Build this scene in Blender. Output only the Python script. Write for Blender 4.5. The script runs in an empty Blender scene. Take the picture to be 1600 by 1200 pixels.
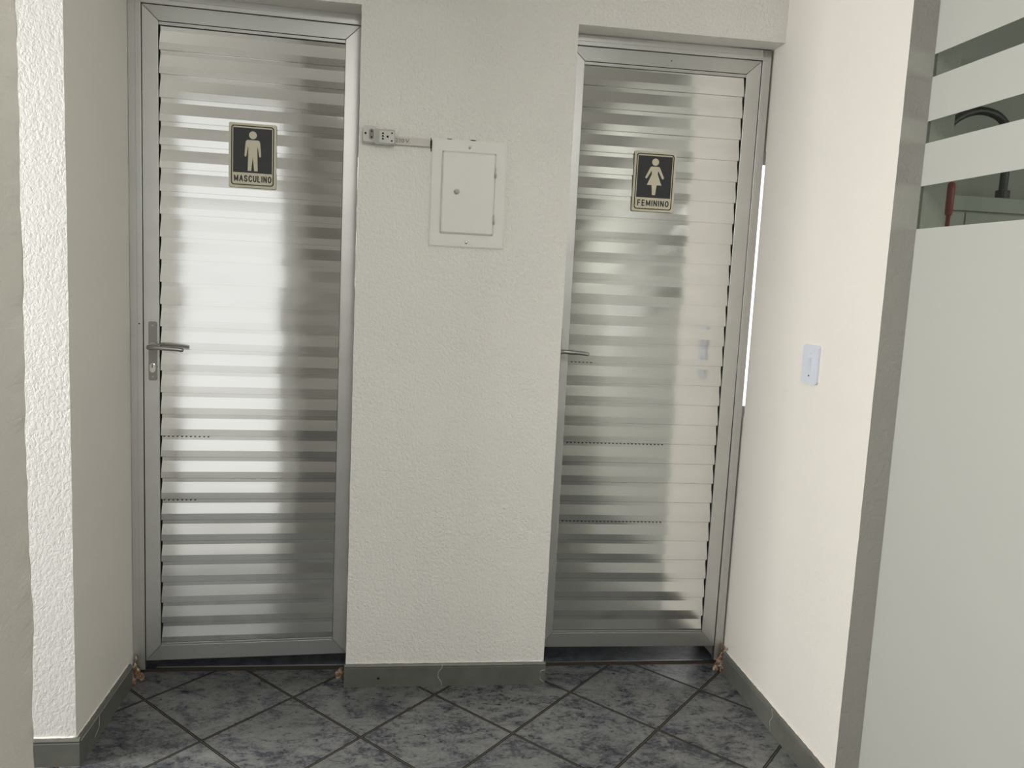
import bpy, bmesh, math, random
from mathutils import Vector, Matrix, noise
random.seed(7)
C = bpy.context.scene.collection
SC = bpy.context.scene

# ------------------------------------------------------------------ camera
CAM_Y, CAM_Z, FPX = -2.6505, 1.3666, 1289.47
PITCH, ROLL, YAW = 0.1241, -0.0486, 0.1344
def cam_rows():
    c, s = math.cos(YAW), math.sin(YAW);   Rz = Matrix(((c, -s, 0), (s, c, 0), (0, 0, 1)))
    c, s = math.cos(PITCH), math.sin(PITCH); Rx = Matrix(((1, 0, 0), (0, c, -s), (0, s, c)))
    c, s = math.cos(ROLL), math.sin(ROLL); Ry = Matrix(((c, 0, -s), (0, 1, 0), (s, 0, c)))
    return Ry @ Rx @ Rz
M = cam_rows()
cam_data = bpy.data.cameras.new('camera')
cam = bpy.data.objects.new('camera', cam_data); C.objects.link(cam)
cam_data.sensor_width = 36; cam_data.sensor_fit = 'HORIZONTAL'
cam_data.lens = FPX / 1600 * 36
cam_data.clip_start = 0.05
rt, fw, up = M[0], M[1], M[2]
mw = Matrix(((rt[0], up[0], -fw[0], 0.0), (rt[1], up[1], -fw[1], CAM_Y), (rt[2], up[2], -fw[2], CAM_Z), (0, 0, 0, 1)))
cam.matrix_world = mw
SC.camera = cam

# ------------------------------------------------------------------ world, daylight, exposure
SC.view_settings.view_transform = 'Standard'; SC.view_settings.look = 'None'
SC.view_settings.gamma = 1; SC.view_settings.use_curve_mapping = False
SC.view_settings.exposure = 0.0
w = bpy.data.worlds.new('sky'); SC.world = w; w.use_nodes = True
w.node_tree.nodes['Background'].inputs[0].default_value = (0.98, 0.985, 0.97, 1)
w.node_tree.nodes['Background'].inputs[1].default_value = 1.2

def area(name, loc, rot, sx, sy, power, col):
    l = bpy.data.lights.new(name, 'AREA'); l.shape = 'RECTANGLE'; l.size = sx; l.size_y = sy
    l.energy = power; l.color = col
    o = bpy.data.objects.new(name, l); o.location = loc; o.rotation_euler = rot; C.objects.link(o); return o
PI = math.pi
# daylight through the side window (x = -2.6) and the glazed entrance behind (y = -4.5)
area('side_window_daylight', (-2.72, -0.81, 1.58), (0, -PI/2, 0), 1.9, 0.68, 102, (1.0, 0.985, 0.955))
area('entrance_daylight', (-0.75, -2.47, 1.2), (PI/2, 0, 0), 0.55, 2.2, 0.25, (1.0, 0.985, 0.96))
area('added_ceiling_fill', (0.42, -2.75, 2.585), (0, 0, 0), 0.6, 0.6, 40, (1.0, 0.98, 0.93))  # unseen lamp, added to brighten the pier from above
area('added_office_fill', (3.62, -2.4, 1.6), (0, PI/2, 0), 1.2, 1.4, 40, (1.0, 0.99, 0.90))  # added source that brightens the office seen through the clear bands
area('added_corridor_fill', (0.60, -4.62, 2.1), (PI/2, 0, 0), 0.5, 0.7, 3, (1.0, 0.985, 0.955))  # added fill from behind the camera to lift the pier

# ------------------------------------------------------------------ materials
def mat(name, col=(0.8, 0.8, 0.8), rough=0.5, metal=0.0, spec=0.5, aniso=0.0):
    m = bpy.data.materials.new(name); m.use_nodes = True
    b = m.node_tree.nodes['Principled BSDF']
    b.inputs['Base Color'].default_value = (*col, 1); b.inputs['Roughness'].default_value = rough
    b.inputs['Metallic'].default_value = metal; b.inputs['Specular IOR Level'].default_value = spec
    b.inputs['Anisotropic'].default_value = aniso; b.inputs['Anisotropic Rotation'].default_value = 0.25
    return m
class NT:
    def __init__(s, m): s.nt = m.node_tree; s.b = s.nt.nodes['Principled BSDF']
    def n(s, t, **k):
        nd = s.nt.nodes.new(t)
        for a, v in k.items(): setattr(nd, a, v)
        return nd
    def l(s, a, b): s.nt.links.new(a, b)
    def math(s, op, a, b=None, c=None):
        nd = s.n('ShaderNodeMath', operation=op)
        for i, v in enumerate((a, b, c)):
            if v is None: continue
            if isinstance(v, (int, float)): nd.inputs[i].default_value = v
            else: s.l(v, nd.inputs[i])
        return nd.outputs[0]
    def coord(s): return s.n('ShaderNodeTexCoord').outputs['Object']
    def mapping(s, v, sc=(1, 1, 1), rot=(0, 0, 0)):
        nd = s.n('ShaderNodeMapping'); s.l(v, nd.inputs[0]); nd.inputs['Scale'].default_value = sc; nd.inputs['Rotation'].default_value = rot
        return nd.outputs[0]
    def noise(s, v, scale, detail=3, rough=0.5, dist=0.0):
        nd = s.n('ShaderNodeTexNoise'); s.l(v, nd.inputs['Vector'])
        nd.inputs['Scale'].default_value = scale; nd.inputs['Detail'].default_value = detail
        nd.inputs['Roughness'].default_value = rough; nd.inputs['Distortion'].default_value = dist
        return nd.outputs['Fac']
    def ramp(s, f, stops):
        nd = s.n('ShaderNodeValToRGB'); s.l(f, nd.inputs[0]); e = nd.color_ramp.elements
        e[0].position, e[0].color = stops[0][0], (*stops[0][1], 1)
        e[1].position, e[1].color = stops[-1][0], (*stops[-1][1], 1)
        for p, c in stops[1:-1]:
            el = e.new(p); el.color = (*c, 1)
        return nd.outputs[0]
    def mix(s, f, a, b, blend='MIX'):
        nd = s.n('ShaderNodeMix', data_type='RGBA', blend_type=blend)
        for sock, v in ((nd.inputs[0], f), (nd.inputs[6], a), (nd.inputs[7], b)):
            if isinstance(v, (int, float)): sock.default_value = v
            elif isinstance(v, tuple): sock.default_value = (*v, 1)
            else: s.l(v, sock)
        return nd.outputs[2]
    def bump(s, h, strength, dist, normal=None):
        nd = s.n('ShaderNodeBump'); nd.inputs['Strength'].default_value = strength; nd.inputs['Distance'].default_value = dist
        s.l(h, nd.inputs['Height'])
        if normal is not None: s.l(normal, nd.inputs['Normal'])
        s.l(nd.outputs[0], s.b.inputs['Normal']); return nd.outputs[0]

def plaster(name, col, amp, scale=70, stretch=(1, 1, 0.8), rough=0.75, dist=1.0):
    m = mat(name, col, rough, spec=0.3); t = NT(m); co = t.coord()
    mp = t.mapping(co, stretch)
    a = t.noise(mp, scale, 2.5, 0.55, dist); a2 = t.noise(mp, scale * 2.7, 1.5, 0.5, 0.4)
    lo = t.noise(mp, 6, 2, 0.5)
    h = t.math('ADD', t.math('MULTIPLY', t.math('SMOOTH_MIN', a, 0.62, 0.12), t.math('ADD', lo, 0.45)), t.math('MULTIPLY', a2, 0.25))
    t.bump(h, 1.0, amp)
    v = t.noise(co, 2.3, 3, 0.5)
    t.l(t.ramp(v, [(0.3, tuple(c * 0.97 for c in col)), (0.7, col)]), t.b.inputs['Base Color'])
    return m
M_WALL = plaster('textured_white_plaster', (0.83, 0.815, 0.775), 0.0050, 112, dist=0.35)
M_WALL_ROUGH = plaster('rough_white_plaster', (0.74, 0.735, 0.715), 0.0026, 118, dist=0.3)
M_WALL_FINE = plaster('fine_white_plaster', (0.80, 0.77, 0.72), 0.0010, 90)
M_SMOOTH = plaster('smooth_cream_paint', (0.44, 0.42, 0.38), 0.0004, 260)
M_SHADE_END = plaster('shade_toned_plaster', (0.35, 0.34, 0.315), 0.0030, 60)  # shade on the wall end is put into this grey base colour
M_CEIL = mat('ceiling_white', (0.52, 0.51, 0.48), 0.9)
M_DARK_REFL = plaster('reflection_darkening_grey', (0.40, 0.395, 0.375), 0.0006, 90)  # darkens unseen faces so their reflection in the left door goes dark
M_PAVE = mat('pale_concrete_paving', (0.66, 0.65, 0.62), 0.8)
M_ENTR = mat('entrance_wall_paint', (0.42, 0.41, 0.385), 0.85)
M_DIM = mat('office_wall_paint', (0.50, 0.51, 0.47), 0.8)
M_BATH = mat('bathroom_wall_tile', (0.45, 0.45, 0.45), 0.6)

def m_floor():
    m = mat('grey_marbled_floor_tile', rough=0.38, spec=0.4); t = NT(m); co = t.coord()
    sp = t.n('ShaderNodeSeparateXYZ'); t.l(co, sp.inputs[0]); X, Y = sp.outputs[0], sp.outputs[1]
    u = t.math('DIVIDE', t.math('SUBTRACT', X, 0.1417), 0.2281); v = t.math('DIVIDE', t.math('SUBTRACT', Y, -0.0700), 0.2445)
    a = t.math('MULTIPLY', t.math('ADD', u, v), 0.5); b = t.math('MULTIPLY', t.math('SUBTRACT', u, v), 0.5)
    da = t.math('ABSOLUTE', t.math('SUBTRACT', a, t.math('ROUND', a))); db = t.math('ABSOLUTE', t.math('SUBTRACT', b, t.math('ROUND', b)))
    d = t.math('MULTIPLY', t.math('MINIMUM', da, db), 0.334)
    wob = t.math('MULTIPLY', t.math('SUBTRACT', t.noise(co, 60, 2), 0.5), 0.0022)
    d = t.math('ADD', d, wob)
    idn = t.n('ShaderNodeCombineXYZ'); t.l(t.math('FLOOR', a), idn.inputs[0]); t.l(t.math('FLOOR', b), idn.inputs[1])
    wn = t.n('ShaderNodeTexWhiteNoise'); t.l(idn.outputs[0], wn.inputs['Vector'])
    off = t.n('ShaderNodeVectorMath', operation='SCALE'); t.l(wn.outputs['Color'], off.inputs[0]); off.inputs[3].default_value = 9
    add = t.n('ShaderNodeVectorMath', operation='ADD'); t.l(co, add.inputs[0]); t.l(off.outputs[0], add.inputs[1])
    cc = add.outputs[0]
    mp = t.mapping(cc, (1, 1.5, 1), (0, 0, 0.5))
    n1 = t.noise(mp, 8, 8, 0.7, 0.8); n2 = t.noise(mp, 34, 6, 0.72, 0.6); n3 = t.noise(cc, 120, 3, 0.6)
    f = t.math('ADD', t.math('MULTIPLY', n1, 0.46), t.math('ADD', t.math('MULTIPLY', n2, 0.36), t.math('MULTIPLY', n3, 0.18)))
    col = t.ramp(f, [(0.40, (0.010, 0.011, 0.017)), (0.455, (0.045, 0.048, 0.060)), (0.50, (0.115, 0.119, 0.118)), (0.60, (0.185, 0.19, 0.178))])
    tint = t.noise(cc, 3.3, 2); col = t.mix(t.math('MULTIPLY', tint, 0.16), col, (0.10, 0.104, 0.125))
    g = t.ramp(t.math('MULTIPLY', d, 100), [(0.0, (0.075, 0.063, 0.044)), (0.11, (0.075, 0.063, 0.044)), (0.19, (0.004, 0.004, 0.004)), (0.9, (0.006, 0.006, 0.006))])
    isg = t.math('LESS_THAN', d, 0.0050)
    t.l(t.mix(isg, col, g), t.b.inputs['Base Color'])
    t.l(t.math('ADD', t.math('MULTIPLY', isg, 0.45), t.math('ADD', 0.2, t.math('MULTIPLY', n2, 0.2))), t.b.inputs['Roughness'])
    hgt = t.math('MINIMUM', t.math('DIVIDE', d, 0.006), 1.0)
    t.bump(hgt, 0.5, 0.0012)
    return m
M_FLOOR = m_floor()
def m_bathfloor():
    m = mat('dark_slate_bathroom_tile', rough=0.35); t = NT(m); co = t.coord()
    sp = t.n('ShaderNodeSeparateXYZ'); t.l(co, sp.inputs[0])
    fx = t.math('ABSOLUTE', t.math('SUBTRACT', t.math('FRACT', t.math('DIVIDE', t.math('ADD', sp.outputs[0], 0.635 + 3.7 - 0.185), 0.37)), 0.5))
    fy = t.math('ABSOLUTE', t.math('SUBTRACT', t.math('FRACT', t.math('DIVIDE', t.math('SUBTRACT', sp.outputs[1], 0.148 - 0.185), 0.37)), 0.5))
    d = t.math('MINIMUM', fx, fy)
    g = t.math('LESS_THAN', d, 0.006)
    n1 = t.noise(co, 22, 6, 0.7)
    col = t.ramp(n1, [(0.35, (0.03, 0.034, 0.045)), (0.65, (0.12, 0.13, 0.15))])
    t.l(t.mix(g, col, (0.10, 0.10, 0.09)), t.b.inputs['Base Color']); return m
M_BFLOOR = m_bathfloor()

def m_alu(name, col, rough, bump=0.00006, aniso=0.3, vert=False):
    m = mat(name, col, rough, 1.0, aniso=aniso); t = NT(m); co = t.coord()
    sc = (260, 260, 2) if vert else (2, 260, 260)
    n = t.noise(t.mapping(co, sc), 1.0, 4, 0.6); big = t.noise(t.mapping(co, (1.5, 1, 4)), 2.2, 3, 0.5)
    t.l(t.math('ADD', rough - 0.05, t.math('ADD', t.math('MULTIPLY', n, 0.06), t.math('MULTIPLY', big, 0.05))), t.b.inputs['Roughness'])
    wav = t.noise(t.mapping(co, (3.0, 1, 9)), 1.0, 1, 0.4)
    t.bump(t.math('ADD', t.math('MULTIPLY', n, 0.12), t.math('MULTIPLY', wav, 16.0)), 1.0, bump)
    t.l(t.ramp(big, [(0.3, tuple(c * 0.94 for c in col)), (0.7, col)]), t.b.inputs['Base Color'])
    return m
M_SLAT = m_alu('mill_aluminium_slats', (0.67, 0.67, 0.65), 0.115, aniso=0.8)
M_STILE = m_alu('satin_aluminium_frame', (0.62, 0.62, 0.605), 0.38, vert=True)
M_RAIL = m_alu('satin_aluminium_rail', (0.50, 0.505, 0.49), 0.38)
M_STEEL = mat('worn_steel_handle', (0.42, 0.41, 0.39), 0.33, 1.0)
M_PLATE = mat('dull_steel_plate', (0.30, 0.295, 0.28), 0.45, 1.0)
M_CHROME = mat('polished_chrome', (0.8, 0.8, 0.78), 0.12, 1.0)
M_BLACK = mat('black_print', (0.018, 0.019, 0.022), 0.45)
M_HOLE = mat('dark_hole', (0.004, 0.004, 0.004), 0.9)
M_CREAM = mat('yellowed_cream_plastic', (0.62, 0.585, 0.45), 0.45)
def m_base():
    m = mat('grey_green_ceramic_skirting', (0.155, 0.165, 0.155), 0.42, spec=0.4); t = NT(m); co = t.coord()
    n = t.noise(co, 12, 4, 0.6)
    t.l(t.ramp(n, [(0.35, (0.108, 0.111, 0.098)), (0.65, (0.136, 0.139, 0.124))]), t.b.inputs['Base Color']); return m
M_BASE = m_base()
M_CRACK = mat('pale_joint_filler', (0.42, 0.42, 0.39), 0.8)
M_BOX = mat('painted_steel_box', (0.78, 0.765, 0.73), 0.42)
M_PLASTIC = mat('aged_white_plastic', (0.58, 0.58, 0.54), 0.4)
M_HOUSING = mat('greyed_plastic_housing', (0.42, 0.42, 0.385), 0.5)
M_RECESS = mat('grey_outlet_well', (0.26, 0.25, 0.23), 0.6)
M_TRUNK = mat('cable_cover_plastic', (0.60, 0.57, 0.53), 0.5)
M_SWITCH = mat('bluish_white_plastic', (0.66, 0.70, 0.78), 0.3)
M_KNOB = mat('translucent_white_knob', (0.85, 0.85, 0.78), 0.15); M_KNOB.node_tree.nodes['Principled BSDF'].inputs['Transmission Weight'].default_value = 0.4
M_RUBBER = mat('black_rubber', (0.012, 0.014, 0.015), 0.45)
M_RED = mat('red_painted_metal', (0.32, 0.035, 0.03), 0.4)
def m_mortar():
    m = mat('crumbled_brown_mortar', rough=0.95); t = NT(m); n = t.noise(t.coord(), 70, 5, 0.7)
    t.l(t.ramp(n, [(0.35, (0.07, 0.035, 0.02)), (0.5, (0.22, 0.13, 0.075)), (0.66, (0.55, 0.50, 0.42))]), t.b.inputs['Base Color'])
    t.bump(n, 1.0, 0.004); return m
M_MORTAR = m_mortar()
M_DIRT = mat('brown_threshold_grout', (0.045, 0.037, 0.028), 0.9)
M_PANE = bpy.data.materials.new('clear_green_glass'); M_PANE.use_nodes = True
def _pane():
    nt = M_PANE.node_tree; nt.nodes.remove(nt.nodes['Principled BSDF']); out = nt.nodes['Material Output']
    tr = nt.nodes.new('ShaderNodeBsdfTransparent'); tr.inputs[0].default_value = (0.86, 0.90, 0.87, 1)
    gl = nt.nodes.new('ShaderNodeBsdfGlossy'); gl.inputs['Roughness'].default_value = 0.02
    fr = nt.nodes.new('ShaderNodeFresnel'); fr.inputs[0].default_value = 1.5
    mx = nt.nodes.new('ShaderNodeMixShader')
    geo = nt.nodes.new('ShaderNodeNewGeometry'); inv = nt.nodes.new('ShaderNodeMath'); inv.operation = 'SUBTRACT'; inv.inputs[0].default_value = 1.0
    mul = nt.nodes.new('ShaderNodeMath'); mul.operation = 'MULTIPLY'
    nt.links.new(geo.outputs['Backfacing'], inv.inputs[1]); nt.links.new(inv.outputs[0], mul.inputs[0]); nt.links.new(fr.outputs[0], mul.inputs[1])
    nt.links.new(mul.outputs[0], mx.inputs[0]); nt.links.new(tr.outputs[0], mx.inputs[1]); nt.links.new(gl.outputs[0], mx.inputs[2]); nt.links.new(mx.outputs[0], out.inputs[0])
_pane()
M_FILM = bpy.data.materials.new('frosted_vinyl_film'); M_FILM.use_nodes = True
def _film():
    nt = M_FILM.node_tree; b = nt.nodes['Principled BSDF']; out = nt.nodes['Material Output']
    b.inputs['Base Color'].default_value = (0.56, 0.57, 0.535, 1); b.inputs['Roughness'].default_value = 0.6; b.inputs['Specular IOR Level'].default_value = 0.35
    tl = nt.nodes.new('ShaderNodeBsdfTranslucent'); tl.inputs[0].default_value = (0.66, 0.70, 0.66, 1)
    mx = nt.nodes.new('ShaderNodeMixShader'); mx.inputs[0].default_value = 0.18
    nt.links.new(b.outputs[0], mx.inputs[1]); nt.links.new(tl.outputs[0], mx.inputs[2]); nt.links.new(mx.outputs[0], out.inputs[0])
_film()
def emis(name, col, s):
    m = mat(name, col); b = m.node_tree.nodes['Principled BSDF']
    b.inputs['Emission Color'].default_value = (*col, 1); b.inputs['Emission Strength'].default_value = s; return m
M_LITPANE = emis('glowing_frosted_pane', (1.0, 0.99, 0.96), 2.2)

# ------------------------------------------------------------------ mesh helpers
class MB:
    def __init__(s): s.bm = bmesh.new()
    def box(s, x0, x1, y0, y1, z0, z1, bev=0.0, mi=0, seg=2):
        vs = [s.bm.verts.new((x, y, z)) for z in (z0, z1) for y in (y0, y1) for x in (x0, x1)]
        fs = [s.bm.faces.new([vs[i] for i in f]) for f in ((0, 2, 3, 1), (4, 5, 7, 6), (0, 1, 5, 4), (2, 6, 7, 3), (0, 4, 6, 2), (1, 3, 7, 5))]
        for f in fs: f.material_index = mi
        if bev:
            es = list({e for f in fs for e in f.edges})
            r = bmesh.ops.bevel(s.bm, geom=es, offset=bev, segments=seg, affect='EDGES', profile=0.5)
            for f in r['faces']: f.material_index = mi
        return s
    def prism(s, pts, a0, a1, axis='y', mi=0, bev=0.0):
        """extrude polygon pts. axis 'y': pts are (x,z); axis 'x': pts are (y,z); axis 'z': pts are (x,y)"""
        def P(p, a): return {'y': (p[0], a, p[1]), 'x': (a, p[0], p[1]), 'z': (p[0], p[1], a)}[axis]
        A = [s.bm.verts.new(P(p, a0)) for p in pts]; B = [s.bm.verts.new(P(p, a1)) for p in pts]
        n = len(pts); fs = [s.bm.faces.new(A), s.bm.faces.new(B[::-1])]
        for i in range(n): fs.append(s.bm.faces.new((A[i], B[i], B[(i + 1) % n], A[(i + 1) % n])))
        for f in fs: f.material_index = mi
        if bev:
            es = [e for f in fs[:2] for e in f.edges]
            bmesh.ops.bevel(s.bm, geom=list(set(es)), offset=bev, segments=2, affect='EDGES', profile=0.5)
        return s
    def ring(s, outer, inner, a0, a1, mi=0):
        """front-facing frame between two loops of equal length in (x,z), thickness along y"""
        n = len(outer)
        L = [[s.bm.verts.new((p[0], a, p[1])) for p in lp] for a in (a0, a1) for lp in (outer, inner)]
        for i in range(n):
            j = (i + 1) % n
            for q in ((L[0][i], L[0][j], L[1][j], L[1][i]), (L[2][j], L[2][i], L[3][i], L[3][j]), (L[0][i], L[2][i], L[2][j], L[0][j]), (L[1][j], L[3][j], L[3][i], L[1][i])):
                s.bm.faces.new(q).material_index = mi
        return s
    def tube(s, pts, r, seg=12, mi=0, caps=True, flat=1.0):
        pts = [Vector(p) for p in pts]; rings = []
        rr = r if isinstance(r, (list, tuple)) else [r] * len(pts)
        t0 = (pts[1] - pts[0]).normalized(); ref = Vector((0, 0, 1)) if abs(t0.z) < 0.9 else Vector((0, 1, 0))
        for i, p in enumerate(pts):
            t = (pts[min(i + 1, len(pts) - 1)] - pts[max(i - 1, 0)]).normalized()
            a = t.cross(ref).normalized(); b = t.cross(a).normalized()
            rings.append([s.bm.verts.new(p + (a * math.cos(2 * PI * k / seg) + b * flat * math.sin(2 * PI * k / seg)) * rr[i]) for k in range(seg)])
        for A, B in zip(rings, rings[1:]):
            for k in range(seg):
                f = s.bm.faces.new((A[k], A[(k + 1) % seg], B[(k + 1) % seg], B[k])); f.smooth = True; f.material_index = mi
        if caps:
            s.bm.faces.new(rings[0][::-1]).material_index = mi; s.bm.faces.new(rings[-1]).material_index = mi
        return s
    def disc(s, x, z, y0, y1, r, seg=20, mi=0):
        """cylinder along y"""
        return s.prism([(x + r * math.cos(2 * PI * k / seg), z + r * math.sin(2 * PI * k / seg)) for k in range(seg)], y0, y1, 'y', mi)
    def dome(s, x, y, z, r, depth, mi=0, seg=20, n=5):
        rings = []
        for i in range(n):
            a = i / n * PI / 2
            rings.append([s.bm.verts.new((x + r * math.cos(a) * math.cos(2 * PI * k / seg), y - depth * math.sin(a), z + r * math.cos(a) * math.sin(2 * PI * k / seg))) for k in range(seg)])
        top = s.bm.verts.new((x, y - depth, z))
        for A, B in zip(rings, rings[1:]):
            for k in range(seg):
                f = s.bm.faces.new((A[k], A[(k + 1) % seg], B[(k + 1) % seg], B[k])); f.smooth = True; f.material_index = mi
        for k in range(seg):
            f = s.bm.faces.new((rings[-1][k], rings[-1][(k + 1) % seg], top)); f.smooth = True; f.material_index = mi
        s.bm.faces.new(rings[0][::-1]).material_index = mi
        return s
    def build(s, name, mats, parent=None, loc=(0, 0, 0)):
        bmesh.ops.recalc_face_normals(s.bm, faces=s.bm.faces)
        me = bpy.data.meshes.new(name); s.bm.to_mesh(me); s.bm.free()
        for m in (mats if isinstance(mats, (list, tuple)) else [mats]): me.materials.append(m)
        o = bpy.data.objects.new(name, me); o.location = loc; C.objects.link(o)
        if parent: o.parent = parent
        return o
def empty(name, loc, rz=0.0):
    o = bpy.data.objects.new(name, None); o.location = loc; o.rotation_euler = (0, 0, rz); C.objects.link(o); o.empty_display_size = 0.05; return o
def tag(o, label=None, cat=None, kind=None, group=None):
    if label: o['label'] = label
    if cat: o['category'] = cat
    if kind: o['kind'] = kind
    if group: o['group'] = group
    return o
def rrect(x0, x1, z0, z1, r, n=6):
    out = []
    for cx, cz, a0 in ((x1 - r, z1 - r, 0), (x0 + r, z1 - r, 90), (x0 + r, z0 + r, 180), (x1 - r, z0 + r, 270)):
        for k in range(n + 1):
            a = math.radians(a0 + 90 * k / n); out.append((cx + r * math.cos(a), cz + r * math.sin(a)))
    return out
def text_obj(name, body, x, y, z, width, height, depth, m, parent, bold=0.0):
    cu = bpy.data.curves.new(name + '_c', 'FONT'); cu.body = body; cu.size = 1; cu.extrude = 0.02; cu.offset = bold; cu.space_character = 1.0
    to = bpy.data.objects.new(name + '_t', cu); C.objects.link(to)
    dg = bpy.context.evaluated_depsgraph_get(); me = bpy.data.meshes.new_from_object(to.evaluated_get(dg))
    bpy.data.objects.remove(to)
    xs = [v.co.x for v in me.vertices]; ys = [v.co.y for v in me.vertices]
    sx = width / (max(xs) - min(xs)); sz = height / (max(ys) - min(ys)); x0, y0 = min(xs), min(ys)
    for v in me.vertices:
        c = v.co.copy(); v.co = (x + (c.x - x0) * sx, y - depth * (c.z / 0.04 + 0.5), z + (c.y - y0) * sz)
    me.materials.clear(); me.materials.append(m)
    o = bpy.data.objects.new(name, me); C.objects.link(o); o.parent = parent; return o

# ------------------------------------------------------------------ key dimensions
XL, XR = -0.1537, 0.5142            # pier edges
XLW, YF = -0.8467, -0.4122          # left recess wall, its front corner
XRW, YR = 1.1954, -0.6999           # right wall, its front corner
XG = 1.2644                         # glass partition
ZL = 2.171                          # lintel underside
HB = 0.0773                         # skirting height
CEIL = 2.62; XW = -2.6; YB = -4.5; XO = 3.5; YBATH = 1.35; YE = -2.35

# ------------------------------------------------------------------ room shell
fl = MB().box(XW - .1, XO + .1, YE, 0.148, -0.08, 0.0).box(-.442, XO + .1, YB - .1, YE, -0.08, 0.0).build('floor', M_FLOOR); tag(fl, kind='structure')
fb = MB().box(XLW - .3, 1.9, 0.152, YBATH + .1, -0.08, 0.0).build('floor_bathroom', M_BFLOOR); tag(fb, kind='structure')
pv = MB().box(-7, -.445, -9, YE - .001, -.10, -.012).box(-.445, 5, -9, YB - .101, -.10, -.012).build('floor_pavement', M_PAVE); tag(pv, kind='structure')
ce = MB().box(XW - .15, XO + .15, YE - .1, YBATH + .15, CEIL, CEIL + .1).box(-.46, XO + .15, YB - .15, YE - .1, CEIL, CEIL + .1).build('ceiling', M_CEIL); tag(ce, kind='structure')

lp = MB(); lp.ring([(0, 0), (.66, 0), (.66, .66), (0, .66)], [(.03, .03), (.63, .03), (.63, .63), (.03, .63)], -.03, 0)
lp = lp.build('added_lamp_frame', M_CEIL, loc=(.09, -3.08, CEIL)); lp.rotation_euler = (-PI / 2, 0, 0); tag(lp, kind='structure')  # made-up surround for the added ceiling lamp
# central pier and lintels over the doors
def grid_face(bm_, fn, nu, nv, mi=0):
    vs = [[bm_.verts.new(fn(i / nu, j / nv)) for j in range(nv + 1)] for i in range(nu + 1)]
    for i in range(nu):
        for j in range(nv):
            f = bm_.faces.new((vs[i][j], vs[i + 1][j], vs[i + 1][j + 1], vs[i][j + 1])); f.material_index = mi
mb = MB()
# plan outline of the pier with slightly wavering arrises (hand-trowelled corners)
def wavy_column(mb, plan, z0, z1, n, amp, seed, corners, mi=0):
    """plan: list of (x,y); vertices listed in corners waver along z"""
    rows = []
    for k in range(n + 1):
        z = z0 + (z1 - z0) * k / n; row = []
        for i, (x, y) in enumerate(plan):
            if i in corners:
                d = noise.noise(Vector((z * 14, seed + i * 3.1, 0))) + 0.6 * noise.noise(Vector((z * 42, seed + i * 7.7, 2)))
                e = noise.noise(Vector((z * 3.1, seed + i, 5)))
                x += amp * (d + e) * corners[i]
            row.append(mb.bm.verts.new((x, y, z)))
        rows.append(row)
    m = len(plan)
    for A, B in zip(rows, rows[1:]):
        for i in range(m):
            mb.bm.faces.new((A[i], A[(i + 1) % m], B[(i + 1) % m], B[i])).material_index = mi
    mb.bm.faces.new(rows[0][::-1]); mb.bm.faces.new(rows[-1])
    return mb
wavy_column(mb, [(XL, 0), (XR, 0), (XR, 0.25), (XL, 0.25)], 0, ZL, 260, 0.0007, 1.0, {0: 1, 1: 1})
mb.box(XLW - .02, XRW + .02, 0, 0.25, ZL, CEIL)
o = mb.build('wall_back', M_WALL); tag(o, kind='structure')

mb = MB()   # mass left of the men's door: rough front face + smooth recess side
wavy_column(mb, [(XW, YF), (XLW, YF), (XLW, 0.45), (XW, 0.45)], 0, CEIL, 300, 0.0007, 4.0, {1: 1})
mb.bm.faces.ensure_lookup_table()
for f in mb.bm.faces:
    c = f.calc_center_median()
    if c.x > XLW - .01: f.material_index = 1
o = mb.build('wall_left', [M_WALL_ROUGH, M_WALL_FINE]); tag(o, kind='structure')

mb = MB()   # right wall; its end face carries shade as a darker colour
SLIT0, SLIT1 = 0.93, 1.84
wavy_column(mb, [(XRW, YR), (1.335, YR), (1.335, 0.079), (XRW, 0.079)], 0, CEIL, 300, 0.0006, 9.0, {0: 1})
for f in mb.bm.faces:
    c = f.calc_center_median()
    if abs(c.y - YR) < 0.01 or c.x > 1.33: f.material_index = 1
mb.box(XRW, 1.335, 0.079, 0.37, 0, SLIT0); mb.box(XRW, 1.335, 0.079, 0.37, SLIT1, CEIL); mb.box(1.327, 1.335, 0.079, 0.37, SLIT0, SLIT1)
o = mb.build('wall_right', [M_WALL_FINE, M_SHADE_END]); tag(o, kind='structure')

mb = MB()   # near partition at the left edge of the view
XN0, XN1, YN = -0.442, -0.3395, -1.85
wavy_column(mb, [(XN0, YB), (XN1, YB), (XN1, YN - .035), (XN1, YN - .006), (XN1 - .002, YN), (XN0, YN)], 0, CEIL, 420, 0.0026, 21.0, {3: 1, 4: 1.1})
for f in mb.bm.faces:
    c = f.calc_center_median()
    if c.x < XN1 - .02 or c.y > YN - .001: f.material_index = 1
o = mb.build('wall_near', [M_SMOOTH, M_DARK_REFL]); tag(o, kind='structure')

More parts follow.
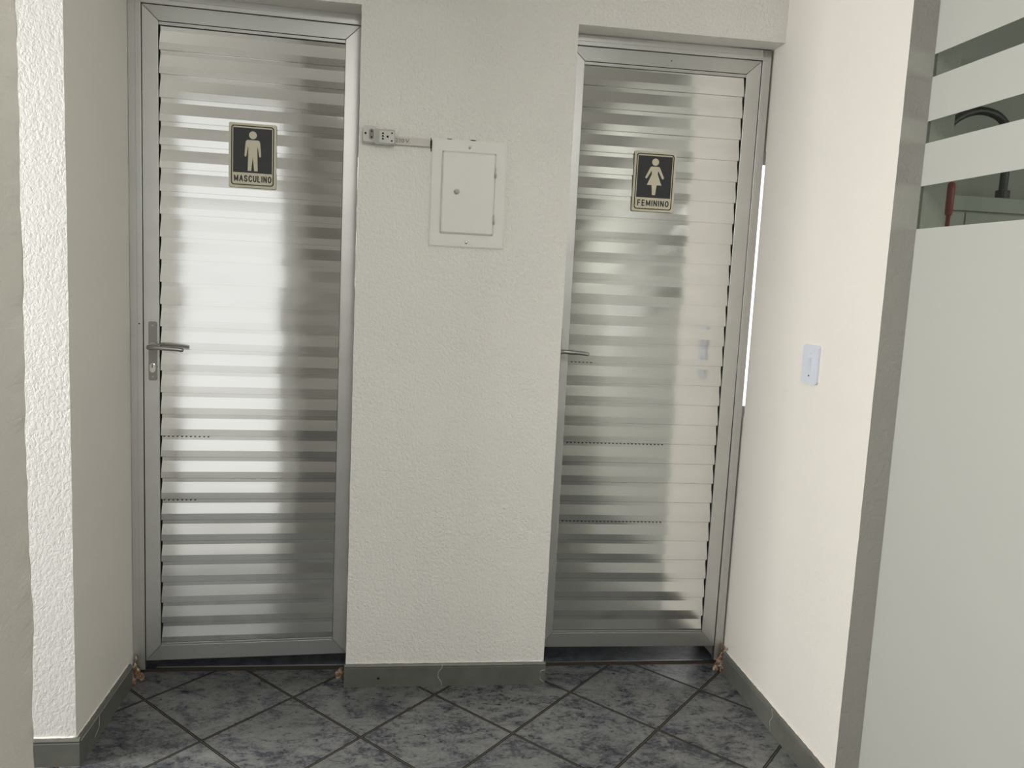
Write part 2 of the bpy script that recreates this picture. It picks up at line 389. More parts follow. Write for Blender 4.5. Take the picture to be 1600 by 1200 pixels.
# outer walls with their openings (behind and beside the camera)
mb = MB()
mb.box(XW - .1, XW, YE, -1.15, 0, CEIL); mb.box(XW - .1, XW, -0.47, YF + .4, 0, CEIL)
mb.box(XW - .1, XW, -1.15, -0.47, 0, 0.35); mb.box(XW - .1, XW, -1.15, -0.47, 2.5, CEIL)
tag(mb.build('wall_side', M_CEIL), kind='structure')
mb = MB()
mb.box(XW - .1, -1.05, YE - .1, YE, 0, CEIL); mb.box(-.445, .34, YB - .1, YB, 0, CEIL); mb.box(-1.05, -.445, YE - .1, YE, 2.34, CEIL)
mb.box(.34, .86, YB - .1, YB, 0, 1.75); mb.box(.34, .86, YB - .1, YB, 2.45, CEIL); mb.box(.86, XO + .1, YB - .1, YB, 0, CEIL)
tag(mb.build('wall_entrance', M_ENTR), kind='structure')
mb = MB()
mb.box(XO, XO + .1, YB, -3.1, 0, CEIL); mb.box(XO, XO + .1, -1.7, 0.38, 0, CEIL); mb.box(XO, XO + .1, -3.1, -1.7, 0, 1.0); mb.box(XO, XO + .1, -3.1, -1.7, 2.2, CEIL)
mb.box(1.335, XO + .1, 0.35, 0.38, 0, CEIL)
tag(mb.build('wall_office', M_DIM), kind='structure')
mb = MB()
mb.box(XLW - .3, 2.1, YBATH, YBATH + .1, 0, CEIL); mb.box(XLW - .3, XLW - .2, 0.45, YBATH, 0, CEIL); mb.box(2.0, 2.1, 0.38, YBATH, 0, CEIL)
mb.box(0.13, 0.23, 0.25, YBATH, 0, CEIL)
tag(mb.build('wall_bathroom', M_BATH), kind='structure')
wn_ = empty('window_3', (1.62, YBATH - .01, 1.4)); tag(wn_, kind='structure')
MB().box(-.22, .22, -.006, 0.006, -.75, .75).build('glass_pane', M_LITPANE, wn_)
wl_ = empty('added_window_6', (-.5, YBATH - .01, 1.6)); tag(wl_, kind='structure')
MB().box(-.30, .30, -.006, 0.006, -.3, .3).build('glass_pane', M_LITPANE, wl_)  # invented glowing pane, added to brighten the tiles under the left door
f_ = MB(); f_.ring([(-.33, -.33), (.33, -.33), (.33, .33), (-.33, .33)], [(-.30, -.30), (.30, -.30), (.30, .30), (-.30, .30)], -.02, .009); f_.build('window_frame', M_STILE, wl_)
f_ = MB(); f_.ring([(-.25, -.78), (.25, -.78), (.25, .78), (-.25, .78)], [(-.22, -.75), (.22, -.75), (.22, .75), (-.22, .75)], -.02, .009); f_.build('window_frame', M_STILE, wn_)
# window and entrance frames in the openings
def win_frame(name, P, a0, a1, z0, z1, mull, vertical='x', t=0.05):
    e = empty(name, P); tag(e, kind='structure'); m = MB()
    def bx(u0, u1, w0, w1):
        if vertical == 'x': m.box(-.03, .03, u0, u1, w0, w1, 0.003)
        else: m.box(u0, u1, -.03, .03, w0, w1, 0.003)
    bx(a0, a0 + t, z0, z1); bx(a1 - t, a1, z0, z1); bx(a0 + t, a1 - t, z0, z0 + t); bx(a0 + t, a1 - t, z1 - t, z1)
    for u in mull: bx(u - t / 3, u + t / 3, z0 + t, z1 - t)
    m.build('window_frame', M_STILE, e)
win_frame('window_2', (XW - .05, 0, 0), -1.15, -0.47, 0.35, 2.5, [])
win_frame('added_window_4', (0, YB - .05, 0), .34, .86, 1.75, 2.45, [], 'y')  # unseen frame, made up for the corridor fill
win_frame('added_window_5', (XO + .05, 0, 0), -3.1, -1.7, 1.0, 2.2, [-2.4])  # unseen frame, made up for the office fill
win_frame('door_3', (0, YE - .05, 0), -1.05, -.443, 0.0, 2.34, [], 'y', 0.015)

# ------------------------------------------------------------------ skirting
BT = 0.012
def skirt_profile(t=BT, h=HB): return [(0, 0), (-t, 0), (-t, h - .013), (-t * .75, h - .0115), (-t * .75, h - .008), (-t * .95, h - .006), (-t * .6, h), (0, h)]
mb = MB()
# along pier front, profile (y,z) extruded in x, with short returns
mb.prism([(y, z) for y, z in skirt_profile()], XL - .004, XR + .006, 'x')
o = mb.build('baseboard_pier', M_BASE); tag(o, kind='structure')
def crack(x, flip=1):
    pts = [(x, .0765), (x + .001, .066), (x - .004 * flip, .060), (x - .012 * flip, .050), (x - .013 * flip, .035), (x - .008 * flip, .024), (x - .001 * flip, .016), (x + .001, .002)]
    return [(px, -BT - .0002 - .0, pz) for px, pz in pts]
MB().tube(crack(0.166), 0.0011, 6).build('joint_filler', M_CRACK, o)
MB().tube([(XR + .004, -BT - .0002, .052), (XR - .010, -BT - .0002, .049), (XR - .013, -BT - .0002, .036), (XR - .010, -BT - .0002, .018), (XR + .001, -BT - .0002, .008)], 0.0009, 6).build('joint_filler', M_CRACK, o)
MB().dome(-0.045, -BT, 0.030, 0.0045, 0.0008).build('chip', M_HOLE, o)
# left: front strip then down the recess
mb = MB()
mb.prism([(YF + y, z) for y, z in skirt_profile()], XW, XLW + BT, 'x')
tag(mb.build('baseboard_front', M_BASE), kind='structure')
mb = MB()
mb.prism([(XLW - y, z) for y, z in skirt_profile()], YF - .0, 0.02, 'y')
o = mb.build('baseboard_left', M_BASE); tag(o, kind='structure')
MB().tube([(XLW + BT + .0002, YF + .14, .064), (XLW + BT + .0002, YF + .135, .03), (XLW + BT + .0002, YF + .10, .018)], 0.0006, 6).build('joint_filler', M_CRACK, o)
mb = MB()
mb.prism([(XRW + y, z) for y, z in skirt_profile()], YR, 0.06, 'y')
o = mb.build('baseboard_right', M_BASE); tag(o, kind='structure')
MB().tube([(XRW - BT - .0003, -0.345, .003), (XRW - BT - .0003, -0.335, .03), (XRW - BT - .0003, -0.352, .056), (XRW - BT + .001, -0.338, .074)], 0.0008, 6).build('joint_filler', M_CRACK, o)
# paint / caulk bead over the skirting of the left and right walls
bead = MB(); random.seed(3)
def beadline(mb, P, n, r):
    pts = []
    for i in range(n + 1):
        t = i / n; q = P[0].lerp(P[1], t); pts.append(q + Vector((0, 0, random.uniform(-.0006, .0006))))
    mb.tube(pts, [r * random.uniform(.6, 1.2) for _ in pts], 6)
beadline(bead, (Vector((XW + .1, YF - .002, HB + .001)), Vector((XLW, YF - .002, HB + .001))), 160, .003)
beadline(bead, (Vector((XLW + .0015, YF, HB + .001)), Vector((XLW + .0015, .02, HB + .001))), 50, .0022)
beadline(bead, (Vector((XL, -.0015, HB + .001)), Vector((XR, -.0015, HB + .001))), 60, .0018)
beadline(bead, (Vector((XRW - .002, YR, HB + .001)), Vector((XRW - .002, .05, HB + .001))), 60, .0026)
tag(bead.build('trim_1', M_WALL_FINE), kind='structure')
# threshold grout and metal edge strip under each door
mb = MB(); mb.box(XLW, XL, 0.118, 0.1465, 0.0, 0.0012); mb.box(XR, XRW, 0.122, 0.1465, 0.0, 0.0012)
tag(mb.build('trim_2', M_DIRT), kind='structure')
mb = MB(); mb.box(XLW + .05, XL, 0.1465, 0.1495, 0, 0.004); mb.box(XR, XRW - .05, 0.1465, 0.1495, 0, 0.003)
tag(mb.build('trim_3', M_STILE), kind='structure')
# crumbled mortar at the feet of the frames
def rubble(name, pts, s, seed):
    mb = MB(); random.seed(seed)
    for (x, y, z, r) in pts:
        v0 = len(mb.bm.verts)
        r_ = bmesh.ops.create_icosphere(mb.bm, subdivisions=2, radius=r)
        for v in r_['verts']:
            d = 1 + 0.45 * noise.noise(v.co * (1.3 / r) + Vector((seed + x * 9, y, z)))
            v.co = Vector((v.co.x * d * .8, v.co.y * d * .8, v.co.z * d * 1.5)) + Vector((x, y, max(z, r * .6)))
    o = mb.build(name, M_MORTAR); tag(o, kind='structure'); return o
rubble('trim_4', [(XLW + .012, .045, .055, .010), (XLW + .018, .05, .03, .014), (XLW + .030, .055, .014, .012), (XLW + .013, .03, .012, .010), (XLW + .012, .055, .08, .006)], 1, 2)
rubble('trim_5', [(XRW - .012, .068, .055, .010), (XRW - .02, .07, .03, .013), (XRW - .032, .07, .012, .011), (XRW - .015, .055, .012, .009), (XRW - .010, .07, .085, .007), (XRW - .003, .05, .09, .004)], 1, 5)
rubble('trim_6', [(XL - .018, .07, .010, .014), (XL - .03, .06, .008, .010), (XL - .006, .05, .012, .008)], 1, 8)

# ------------------------------------------------------------------ louvred aluminium doors
def make_door(name, origin, rz, W, z0, z1, stile, zs0, zs1, zline, period, fl, fr, ftop, hx, hz, seed, tooth, far):
    """origin: front-left-bottom of the leaf (leaf spans local x 0..W)"""
    rnd = random.Random(seed)
    root = empty(name, origin, rz); tag(root, kind='structure')
    D = 0.030; g = 0.0005
    # mitred stiles and rails
    xi0, xi1, zi0, zi1 = stile, W - stile, zs0, zs1
    def bar(pts, nm, m, lip):
        mb = MB(); mb.prism(pts, 0, D, 'y', bev=0.0012); ob = mb.build(nm, m, root); return ob
    bar([(0, z0), (xi0 - g, zi0 + g), (xi0 - g, zi1 - g), (0, z1)], 'stile', M_STILE, 0)
    bar([(W, z0), (W, z1), (xi1 + g, zi1 - g), (xi1 + g, zi0 + g)], 'stile', M_STILE, 0)
    bar([(g, z1), (xi0, zi1), (xi1, zi1), (W - g, z1)], 'top_rail', M_RAIL, 0)
    bar([(g, z0), (W - g, z0), (xi1, zi0), (xi0, zi0)], 'bottom_rail', M_RAIL, 0)
    # glazing-bead lips along top and bottom of the panel
    mb = MB(); mb.box(xi0, xi1, .0015, .02, zi1 - .0110, zi1 - .0012, .001); mb.box(xi0, xi1, .0015, .02, zi0 + .0008, zi0 + .007, .001)
    mb.box(xi0 - .002, xi1 + .002, .024, .026, zi0, zi1, mi=1)  # near-black sheet stands in for shade in the gaps behind the slats
    mb.build('bead_and_dark_sheet', [M_RAIL, M_HOLE], root)
    # louvre slats: lapped profile, one panel
    mb = MB(); n = int((zline - zi0) / period) + 1
    ztop = zi1 - .012; zbot = zi0 + .008
    zk = zline
    while zk < ztop: zk += period
    tops = []
    while zk > zbot: tops.append(zk); zk -= period
    nx = 18
    for zt in tops:
        tilt = math.radians(5.9 + rnd.uniform(-.55, .55)); tz = math.radians(rnd.uniform(-.25, .25)); t0 = math.radians(rnd.uniform(-.5, .5))
        f1, f2, f3 = 0.012, 0.035, period - .047 - .0022
        y0 = .0075
        prof = [(y0, 0)]; prof.append((prof[-1][0] - math.tan(t0) * f1, -f1)); prof.append((prof[-1][0] - math.tan(tilt) * f2, -f1 - f2))
        prof.append((prof[-1][0] - math.tan(t0) * f3, -f1 - f2 - f3)); prof += [(.014, -f1 - f2 - f3), (.014, -period), (y0, -period)]
        pts = [(y, zt + z) for y, z in prof]
        # clip to panel
        cl = [(y, min(max(z, zbot), ztop)) for y, z in pts]
        cols = []
        for i in range(nx + 1):
            x = xi0 + .0006 + (xi1 - xi0 - .0012) * i / nx
            bow = 0.00018 * math.sin(i / nx * PI * 2 * rnd.uniform(.99, 1.01) + zt * 31) + math.tan(tz) * (x - W / 2) * 0.15
            ins = (.0042, .0042, .0012, .0004, .0004, .0042, .0042)
            end = (1 if i == 0 else 0) if far < 0 else (-1 if i == nx else 0)
            cols.append([mb.bm.verts.new((x + end * ins[q], y + bow, z)) for q, (y, z) in enumerate(cl)])
        for A, B in zip(cols, cols[1:]):
            for k in range(len(cl) - 1):
                if (A[k].co - A[k + 1].co).length < 1e-6: continue
                mb.bm.faces.new((A[k], A[k + 1], B[k + 1], B[k]))
    mb.build('slat_panel', M_SLAT, root)
    # little punched vents on the laps
    mb = MB()
    for zt, xa, xb in tooth:
        x = xa
        while x < xb:
            mb.prism([(x, zt), (x + .0035, zt - .0032), (x + .007, zt)], .0028, .0062, 'y'); x += .0135
    if tooth: mb.build('vent_slots', M_HOLE, root)
    # fixed frame around the leaf
    mb = MB(); gp = .002; FD = .07; fy = -.003
    jz0 = 0.035
    def jamb(xa, xb, inner):
        mb.box(xa, xb, fy + .004, fy + .012, jz0, z1 + ftop, .0008)
        a, b = (xb - (xb - xa) * .45, xb) if inner == 'r' else (xa, xa + (xb - xa) * .45)
        mb.box(a, b, fy, fy + .012, jz0, z1 + gp, .0012)
        s = (xb - .004, xb) if inner == 'r' else (xa, xa + .004)
        mb.box(s[0], s[1], fy + .010, .018, jz0, z1 + gp)
    jamb(-gp - fl, -gp, 'r'); jamb(W + gp, W + gp + fr, 'l')
    mb.box(-gp - fl, W + gp + fr, fy + .004, fy + .012, z1 + gp + .012, z1 + ftop, .0008)
    mb.box(-gp, W + gp, fy, fy + .012, z1 + gp, z1 + gp + .014, .0012)
    mb.build('door_frame', M_STILE, root)
    # lock plate with lever
    pl = MB(); pl.prism(rrect(hx - .0125, hx + .0125, hz - .108, hz + .078, .005), -.004, 0.0, 'y', bev=.0012)
    plate = pl.build('lock_plate', M_PLATE, root)
    mb = MB(); mb.disc(hx, hz + .066, -.0052, -.0035, .0032, 12); mb.disc(hx, hz - .096, -.0052, -.0035, .0032, 12); mb.build('plate_screw', M_STEEL, plate)
    mb = MB(); mb.prism(rrect(hx - .0088, hx + .0088, hz - .083, hz - .053, .0085), -.0065, -.0035, 'y', bev=.0008); mb.disc(hx, hz - .062, -.0105, -.006, .0078, 18); mb.build('lock_cylinder', M_CHROME, plate)
    mb = MB(); mb.box(hx - .0012, hx + .0012, -.0112, -.0104, hz - .067, hz - .056); mb.build('keyhole', M_HOLE, plate)
    mb = MB()
    mb.disc(hx, hz, -.008, -.003, .0125, 22)
    mb.tube([(hx, -.006, hz), (hx, -.030, hz), (hx + .001, -.040, hz), (hx + .006, -.046, hz), (hx + .014, -.048, hz)], [.0080, .0080, .0085, .0085, .0082], 14)
    mb.tube([(hx - .006, -.047, hz + .001), (hx + .02, -.049, hz + .0005), (hx + .05, -.049, hz - .001), (hx + .08, -.048, hz - .003), (hx + .096, -.047, hz - .005), (hx + .099, -.047, hz - .0052)], [.0088, .0094, .0090, .0085, .0082, .0062], 16, flat=.78)
    mb.build('lever', M_STEEL, plate)
    return root
RZL = math.radians(3.4)
d1 = make_door('door_1', (-0.8058, 0.0655, 0), RZL, 0.647, 0.0655, 2.137, 0.047, 0.118 - .0, 2.092, 0.191 + .0, 0.0699, .038, .03, .034, 0.027, 1.108, 11,
               [(0.191 + .0699 * 9 - .0003, .055, .20), (0.191 + .0699 * 6, .055, .16)], -1)
d2 = make_door('door_2', (0.508, 0.088, 0), math.radians(-.6), 0.647, 0.0875, 2.131, 0.0497, 0.140 - .0, 2.086, 0.199, 0.0697, .03, .031, .036, 0.0115, 1.141, 23,
               [(0.199 + .0697 * 9 - .0003, .06, .40), (0.199 + .0697 * 5, .06, .42), (0.199 + .0697 * 13, .06, .14)], 1)
M_RUST = mat('rust_stain', (0.10, 0.035, 0.015), 0.8)
MB().disc(.338, 2.108, -.0006, .0005, .0022, 10).build('rust_spot', M_RUST, d2)
MB().disc(-.012, 1.178, -.0042, -.002, .0022, 10).build('fixing_hole', M_HOLE, d1)
MB().disc(.040, 1.045, -.0008, .0005, .0016, 10).build('fixing_hole', M_HOLE, d1)
MB().box(.033, .060, -.0006, .0006, 1.113, 1.117).build('scuff', M_PLATE, d1)

# ------------------------------------------------------------------ signs
GLYPH = {  # strokes on a unit cell: x 0..w, y 0..1
 'M': (1.25, [[(0, 0), (0, 1)], [(0, 1), (.625, .12)], [(.625, .12), (1.25, 1)], [(1.25, 1), (1.25, 0)]]),
 'A': (1.1, [[(0, 0), (.55, 1)], [(.55, 1), (1.1, 0)], [(.2, .33), (.9, .33)]]),
 'S': (.95, [[(.92, .78), (.8, .93), (.5, 1), (.18, .93), (.04, .75), (.15, .58), (.5, .5), (.82, .42), (.95, .25), (.82, .07), (.5, 0), (.15, .07), (0, .24)]]),
 'C': (1.0, [[(1, .74), (.85, .93), (.52, 1), (.2, .9), (.02, .65), (.02, .35), (.2, .1), (.52, 0), (.85, .07), (1, .28)]]),
 'U': (.95, [[(0, 1), (0, .3), (.12, .08), (.47, 0), (.83, .08), (.95, .3), (.95, 1)]]),
 'L': (.8, [[(0, 1), (0, 0), (.8, 0)]]),
 'I': (0.0, [[(0, 0), (0, 1)]]),
 'N': (.95, [[(0, 0), (0, 1), (.95, 0), (.95, 1)]]),
 'O': (1.05, [[(.52, 1), (.2, .9), (.02, .65), (.02, .35), (.2, .1), (.52, 0), (.85, .1), (1.03, .35), (1.03, .65), (.85, .9), (.52, 1)]]),
 'F': (.8, [[(0, 0), (0, 1), (.8, 1)], [(0, .52), (.7, .52)]]),
 'E': (.82, [[(.82, 0), (0, 0), (0, 1), (.8, 1)], [(0, .52), (.74, .52)]]),
}
def lettering(word, x, z, width, height, y0, y1, parent):
    sp = .74; total = sum(GLYPH[c][0] for c in word) + sp * (len(word) - 1)
    hw = .00165; sx = (width - 2 * hw) / total; sz = height - 2 * hw; mb = MB(); cx = x + hw
    for c in word:
        w_, st = GLYPH[c]
        for line in st:
            P = [Vector((cx + px * sx, z + hw + pz * sz)) for px, pz in line]
            for a, b in zip(P, P[1:]):
                d = (b - a).normalized(); nrm = Vector((-d.y, d.x)) * hw; e = d * hw * .55
                q = [a - e + nrm, b + e + nrm, b + e - nrm, a - e - nrm]
                mb.prism([(v.x, v.y) for v in q], y0, y1, 'y')
            for p_ in P[1:-1]: mb.disc(p_.x, p_.y, y0, y1, hw * .98, 10)
        cx += (w_ + sp) * sx
    mb.build('lettering', M_BLACK, parent)
def sign(name, door_xy, rz, label, word, man):
    W, H = 0.143, 0.196
    r = empty(name, door_xy, rz); tag(r, label, 'sign', group='restroom door signs'); T = 0.0012
    mb = MB(); mb.prism(rrect(0, W, 0, H, .004), -T, 0, 'y'); mb.build('plate', M_CREAM, r)
    mb = MB(); mb.ring(rrect(.007, W - .007, .007, H - .007, .009), rrect(.0103, W - .0103, .0103, H - .0103, .0070), -T - .0003, -T + .0001); mb.build('border', M_BLACK, r)
    mb = MB(); mb.box(.013, W - .013, -T - .0003, -T + .0001, .0455, H - .0145); panel = mb.build('pictogram_panel', M_BLACK, r)
    y0, y1 = -T - .0007, -T - .0002
    mb = MB(); cx = W / 2 + .0005
    if man:
        mb.disc(cx + .0, .1605, y0, y1, .0118, 28)
        L = [(0, .1455), (.0160, .1455), (.0200, .1430), (.0218, .1380), (.0250, .0995), (.0242, .0960), (.0222, .0945), (.0200, .0955), (.0190, .0985), (.0145, .1270), (.0136, .1200), (.0138, .0960), (.0152, .0515), (.0045, .0515), (.0, .0950)]
    else:
        mb.disc(cx + .0, .1620, y0, y1, .0118, 28)
        L = [(0, .1470), (.0125, .1470), (.0162, .1445), (.0315, .1130), (.0312, .1095), (.0285, .1075), (.0258, .1090), (.0112, .1340), (.0100, .1230), (.0250, .0870), (.0085, .0870), (.0055, .0560), (.0040, .0545), (0, .0545)]
    if man:
        pts = [(cx + x, z) for x, z in L[1:]] + [(cx - x, z) for x, z in reversed(L[1:-1])]
    else:
        pts = [(cx + x, z) for x, z in L[1:-1]] + [(cx - x, z) for x, z in reversed(L[1:-1])]
    mb.prism(pts, y0, y1, 'y'); mb.build('pictogram', M_CREAM, panel)
    wd = .113 if man else .108
    lettering(word, (W - wd) / 2 + .001, .0175, wd, .0205, -T - .0006, -T + .0001, r)
    return r
def on_plane(org, rz, lx, ly):
    return (org[0] + lx * math.cos(rz) - ly * math.sin(rz), org[1] + lx * math.sin(rz) + ly * math.cos(rz))
p = on_plane((-0.8058, 0.0655), RZL, 0.252, -0.0005)
s1 = sign('restroom_sign', (p[0], p[1], 1.617), RZL, 'black and cream sign with a man figure reading MASCULINO', 'MASCULINO', True)
p = on_plane((0.508, 0.088), math.radians(-.6), 0.235, -0.0005)
s2 = sign('restroom_sign', (p[0], p[1], 1.619), math.radians(-.6), 'black and cream sign with a woman figure reading FEMININO', 'FEMININO', False)

# ------------------------------------------------------------------ breaker box on the pier
bx = empty('breaker_box', (0.0713, 0, 1.4638)); tag(bx, 'cream painted metal breaker box on the pier between the doors', 'electrical box')
bw, bh = 0.2355, 0.330
ou = [(0, 0), (bw, 0), (bw, bh), (0, bh)]; inn = [(.033, .041), (bw - .034, .041), (bw - .034, bh - .036), (.033, bh - .036)]
mb = MB()
mb.ring([(-.0, -.0), (bw, 0), (bw, bh), (0, bh)], [(.003, .003), (bw - .003, .003), (bw - .003, bh - .003), (.003, bh - .003)], -.003, 0)
mb.ring([(.003, .003), (bw - .003, .003), (bw - .003, bh - .003), (.003, bh - .003)], inn, -.006, 0)
mb.build('frame', M_BOX, bx)
mb = MB(); mb.box(inn[0][0] + .0006, inn[1][0] - .0010, -.013, -.002, inn[0][1] + .0006, inn[2][1] - .0008, .005, seg=1)
bd = mb.build('door', M_BOX, bx)
mb = MB(); mb.dome(.0815, -.013, .1715, .0085, .006); mb.disc(.0815, .1715, -.0240, -.017, .0062, 18); mb.dome(.0815, -.024, .1715, .0062, .0035); mb.build('knob', M_KNOB, bd)
for zc in (0.318 - .010, .016):
    mb = MB(); mb.dome(.118, -.006, zc, .0055, .0022); o = mb.build('screw', M_CHROME, bx)
    mb = MB(); mb.box(.1142, .1218, -.0086, -.0078, zc - .0009, zc + .0009, 0); mb.build('slot', M_HOLE, o)
def scribble(pts, r): return MB().tube(pts, r, 6)
for zc, ln in ((.236, .030), (.092, .028)):
    mb = MB(); pts = [(inn[1][0] + .0005 * math.sin(i * 1.9), -.0128, zc + ln * (i / 9 - .5)) for i in range(10)]
    mb.tube(pts, .0014, 6); mb.tube([(inn[1][0] + .001, -.0105, zc - ln * .5), (inn[1][0] + .001, -.0105, zc - ln * .1)], .0022, 6)
    mb.build('hinge', M_HOLE if False else M_STEEL, bx)
# dark chips in the plaster around the box
for nm, (xa, za, xb, zb, rr) in {'a': (.047, .3310, .061, .3312, .0013), 'b': (-.002, .29, -.0018, .325, .0014), 'c': (.12, .3318, .136, .3315, .0015)}.items():
    mb = MB(); n = 8
    mb.tube([(xa + (xb - xa) * i / n, -.0006, za + (zb - za) * i / n + .0006 * math.sin(i * 2.3)) for i in range(n + 1)], rr, 6); mb.build('plaster_chip', M_HOLE, bx)

# ------------------------------------------------------------------ surface socket block with cable cover
so = empty('socket_block', (-0.1405, 0, 1.7615)); tag(so, 'small aged plastic double power socket beside the left door frame', 'socket')
mb = MB(); mb.prism(rrect(0.000, .062, .002, .046, .004), -.016, 0, 'y', bev=.0015); mb.prism(rrect(.036, .097, .000, .045, .004), -.024, 0, 'y', bev=.0015)
hs = mb.build('housing', M_HOUSING, so)
mb = MB(); mb.prism(rrect(.001, .040, .006, .054, .006), -.0185, -.0155, 'y', bev=.001); mb.build('cover_plate', M_PLASTIC, so)
mb = MB(); mb.ring(rrect(.017, .036, .010, .047, .0093), rrect(.0195, .0335, .0125, .0445, .0068), -.021, -.018); mb.build('outlet_rim', M_PLASTIC, so)
mb = MB(); mb.prism(rrect(.0195, .0335, .0125, .0445, .0068), -.0190, -.0185, 'y'); rec = mb.build('outlet_recess', M_RECESS, so)
mb = MB(); mb.disc(.0268, .0375, -.0198, -.0186, .0026, 12); mb.disc(.0268, .0205, -.0198, -.0186, .0026, 12); mb.build('pin_hole', M_HOLE, rec)
mb = MB(); mb.disc(.0085, .031, -.0197, -.0183, .0032, 12); mb.build('screw', M_HOLE, so)
mb = MB(); mb.prism(rrect(.050, .0955, .004, .041, .002), -.0265, -.0238, 'y', bev=.0008); fp = mb.build('face_plate', M_PLASTIC, so)
mb = MB(); mb.prism(rrect(.053, .070, .007, .040, .001), -.0285, -.0262, 'y', bev=.0008); kp = mb.build('outlet_insert', M_PLASTIC, so)
mb = MB()
for zc in (.0325, .0245, .0165):
    mb.prism([(.0575, zc - .0025), (.0655, zc - .0025), (.0625, zc + .0028), (.0600, zc + .0028)], -.0291, -.0283, 'y')
mb.build('pin_hole', M_HOLE, kp)
mb = MB(); mb.disc(.0755, .0235, -.0272, -.0262, .0034, 12); mb.disc(.0885, .0345, -.0272, -.0262, .0026, 12); mb.disc(.0885, .0115, -.0272, -.0262, .0026, 12); mb.build('screw', M_HOLE, fp)
tr = MB(); tr.box(-.0445, .0655, -.011, 0, 1.7655, 1.7895, .002)
tr = tr.build('cable_cover', M_TRUNK); tag(tr, 'flat plastic cable cover marked 220 V. running from socket to breaker box', 'cable cover')
# handwritten 220 V. on the cover
mb = MB(); yy = -.0113; zb = 1.7735
def stroke(pts, r=.0007):
    mb.tube([(x, yy, z) for x, z in pts], r, 6)
def two(x, h=.0115):
    stroke([(x, zb + h * .8), (x + .0022, zb + h), (x + .0052, zb + h * .82), (x + .0044, zb + h * .5), (x + .0002, zb), (x + .0065, zb + .0003)])
two(-.0405); two(-.0312, .0105)
stroke([(-.0188 + .0036 * math.cos(a * PI / 6), zb + .0050 + .0048 * math.sin(a * PI / 6)) for a in range(13)])
stroke([(-.0095, zb + .0105), (-.0060, zb), (-.0050, zb + .001), (.0005, zb + .011)]); stroke([(.0015, zb - .0003), (.0024, zb - .0003)], .0008)
mb.build('handwriting', M_BLACK, tr)
# dark gap at the end of the cover
MB().tube([(.0672, -.004, 1.762 + .004 * i + 0) for i in range(9)], [.0006, .0011, .0006, .0013, .0008, .0014, .0005, .0011, .0007], 6).build('end_gap', M_HOLE, tr)

# ------------------------------------------------------------------ light switch on the right wall
sw = empty('light_switch', (XRW, -0.368, 1.166), -PI / 2); tag(sw, 'bluish white single light switch on the right wall', 'light switch')
# local: x along wall (towards -Y world... ), -y out of the wall (to -X world)
mb = MB(); mb.prism(rrect(-.0465, .0465, -.057, .057, .009), -.007, 0, 'y', bev=.0025)
plate = mb.build('plate', M_SWITCH, sw)
mb = MB(); mb.ring(rrect(-.0095, .0095, -.0215, .0215, .001), rrect(-.0075, .0075, -.0195, .0195, .001), -.0082, -.0068); mb.build('rocker_rim', M_SWITCH, sw)
mb = MB(); mb.prism([(-.0078, -.0185), (-.0125, .017), (-.0078, .019), (-.006, .019), (-.006, -.019)], -.0072, .0072, 'x'); mb.build('rocker', M_SWITCH, sw)
for zc in (.032, -.034):
    mb = MB(); mb.disc(0, zc, -.0078, -.0068, .0028, 12); mb.build('screw_hole', M_HOLE if zc < 0 else M_TRUNK, sw)

# ------------------------------------------------------------------ frosted glass partition
wi = empty('window_1', (XG, 0, 0)); tag(wi, kind='structure')
mb = MB(); mb.box(.0, .008, YB, YR, 0.0, CEIL); mb.build('glass_pane', M_PANE, wi)
for z0_, z1_ in ((0.002, 1.5435), (1.6482, 1.7518), (1.8047, 1.91), (1.9641, CEIL - .002)):
    mb = MB(); mb.box(-.0006, -.0001, YB, YR, z0_, z1_); mb.build('frosted_film', M_FILM, wi)

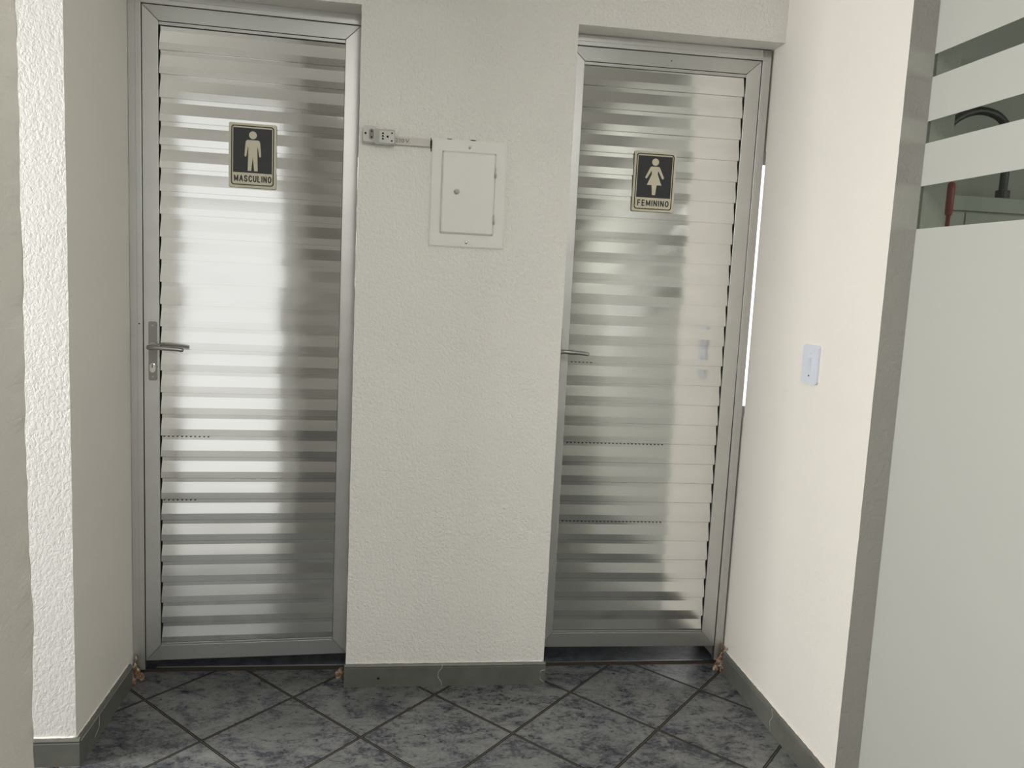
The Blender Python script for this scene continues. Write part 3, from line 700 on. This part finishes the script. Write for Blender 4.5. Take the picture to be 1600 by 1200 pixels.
# ------------------------------------------------------------------ things seen through the clear bands
cup = empty('cupboard', (1.82, 0.10, 0)); tag(cup, 'tall grey cupboard behind the lowest clear stripe of the glass partition', 'cupboard')
mb = MB(); mb.box(0, 1.2, 0.012, .24, 0, 1.70, .003); mb.build('body', M_DIM, cup)
for xa, xb in ((.003, .137), (.141, .62), (.624, 1.197)):
    mb = MB(); mb.box(xa, xb, -.006, .011, .10, 1.684, .002); d_ = mb.build('door', M_DIM, cup)
    MB().tube([(xb - .03, -.007, 1.0), (xb - .03, -.03, 1.0), (xb - .03, -.03, 1.12), (xb - .03, -.007, 1.12)], .004, 8).build('handle', M_STEEL, d_)
mb = MB(); mb.box(-.01, 1.21, -.012, .245, 1.690, 1.742, .003); mb.build('top', M_DIM, cup)
ZT = 1.742
hp = [(1.835, ZT + .018), (1.835, 1.84), (1.845, 1.93), (1.885, 1.99), (1.925, 2.02), (1.965, 2.036), (2.0, 2.040), (2.04, 2.034), (2.07, 2.02), (2.095, 1.995), (2.108, 1.96), (2.112, 1.88), (2.112, ZT + .018)]
mbh = MB()
def cr(P, n=6):
    out = []
    for i in range(len(P) - 1):
        p0, p1, p2, p3 = P[max(i - 1, 0)], P[i], P[i + 1], P[min(i + 2, len(P) - 1)]
        for k in range(n):
            t = k / n
            out.append(tuple(0.5 * ((2 * p1[a]) + (-p0[a] + p2[a]) * t + (2 * p0[a] - 5 * p1[a] + 4 * p2[a] - p3[a]) * t * t + (-p0[a] + 3 * p1[a] - 3 * p2[a] + p3[a]) * t ** 3) for a in (0, 1)))
    out.append(P[-1]); return out
mbh.tube([(x, .12, z) for x, z in cr(hp)], .0145, 14)
ho = empty('hose', (0, 0, 0)); tag(ho, 'thick black hose arching over the cupboard behind the middle clear stripe', 'hose')
mbh.build('tube', M_RUBBER, ho)
for x_ in (1.835, 2.112):
    mb = MB(); mb.prism([(x_ + .024 * math.cos(a * PI / 8), .12 + .024 * math.sin(a * PI / 8)) for a in range(16)], ZT, ZT + .03, 'z', bev=.003); mb.build('end_collar', M_RUBBER, ho)
rd = empty('broom', (1.872, .062, 0)); tag(rd, 'red handled broom standing before the cupboard behind the lowest clear stripe', 'broom')
mb = MB(); mb.tube([(0, 0, 1.665), (0, 0, 1.67), (0, 0, 1.76), (0, 0, 1.775), (0, 0, 1.781)], [.007, .0125, .0135, .012, .006], 14); mb.build('grip', M_RED, rd)
mb = MB(); mb.tube([(0, 0, .17), (0, 0, 1.67)], .0075, 12); mb.build('shaft', M_RED, rd)
mb = MB(); mb.box(-.12, .12, -.022, .022, .12, .17, .006); mb.build('head', M_RED, rd)
mb = MB()
for k in range(24):
    for r_ in range(3):
        x_ = -.112 + k * .0097; y_ = -.014 + r_ * .014
        mb.tube([(x_, y_, .125), (x_ * 1.08, y_ * 1.4, .001)], .0022, 5)
mb.build('bristles', M_RUBBER, rd)
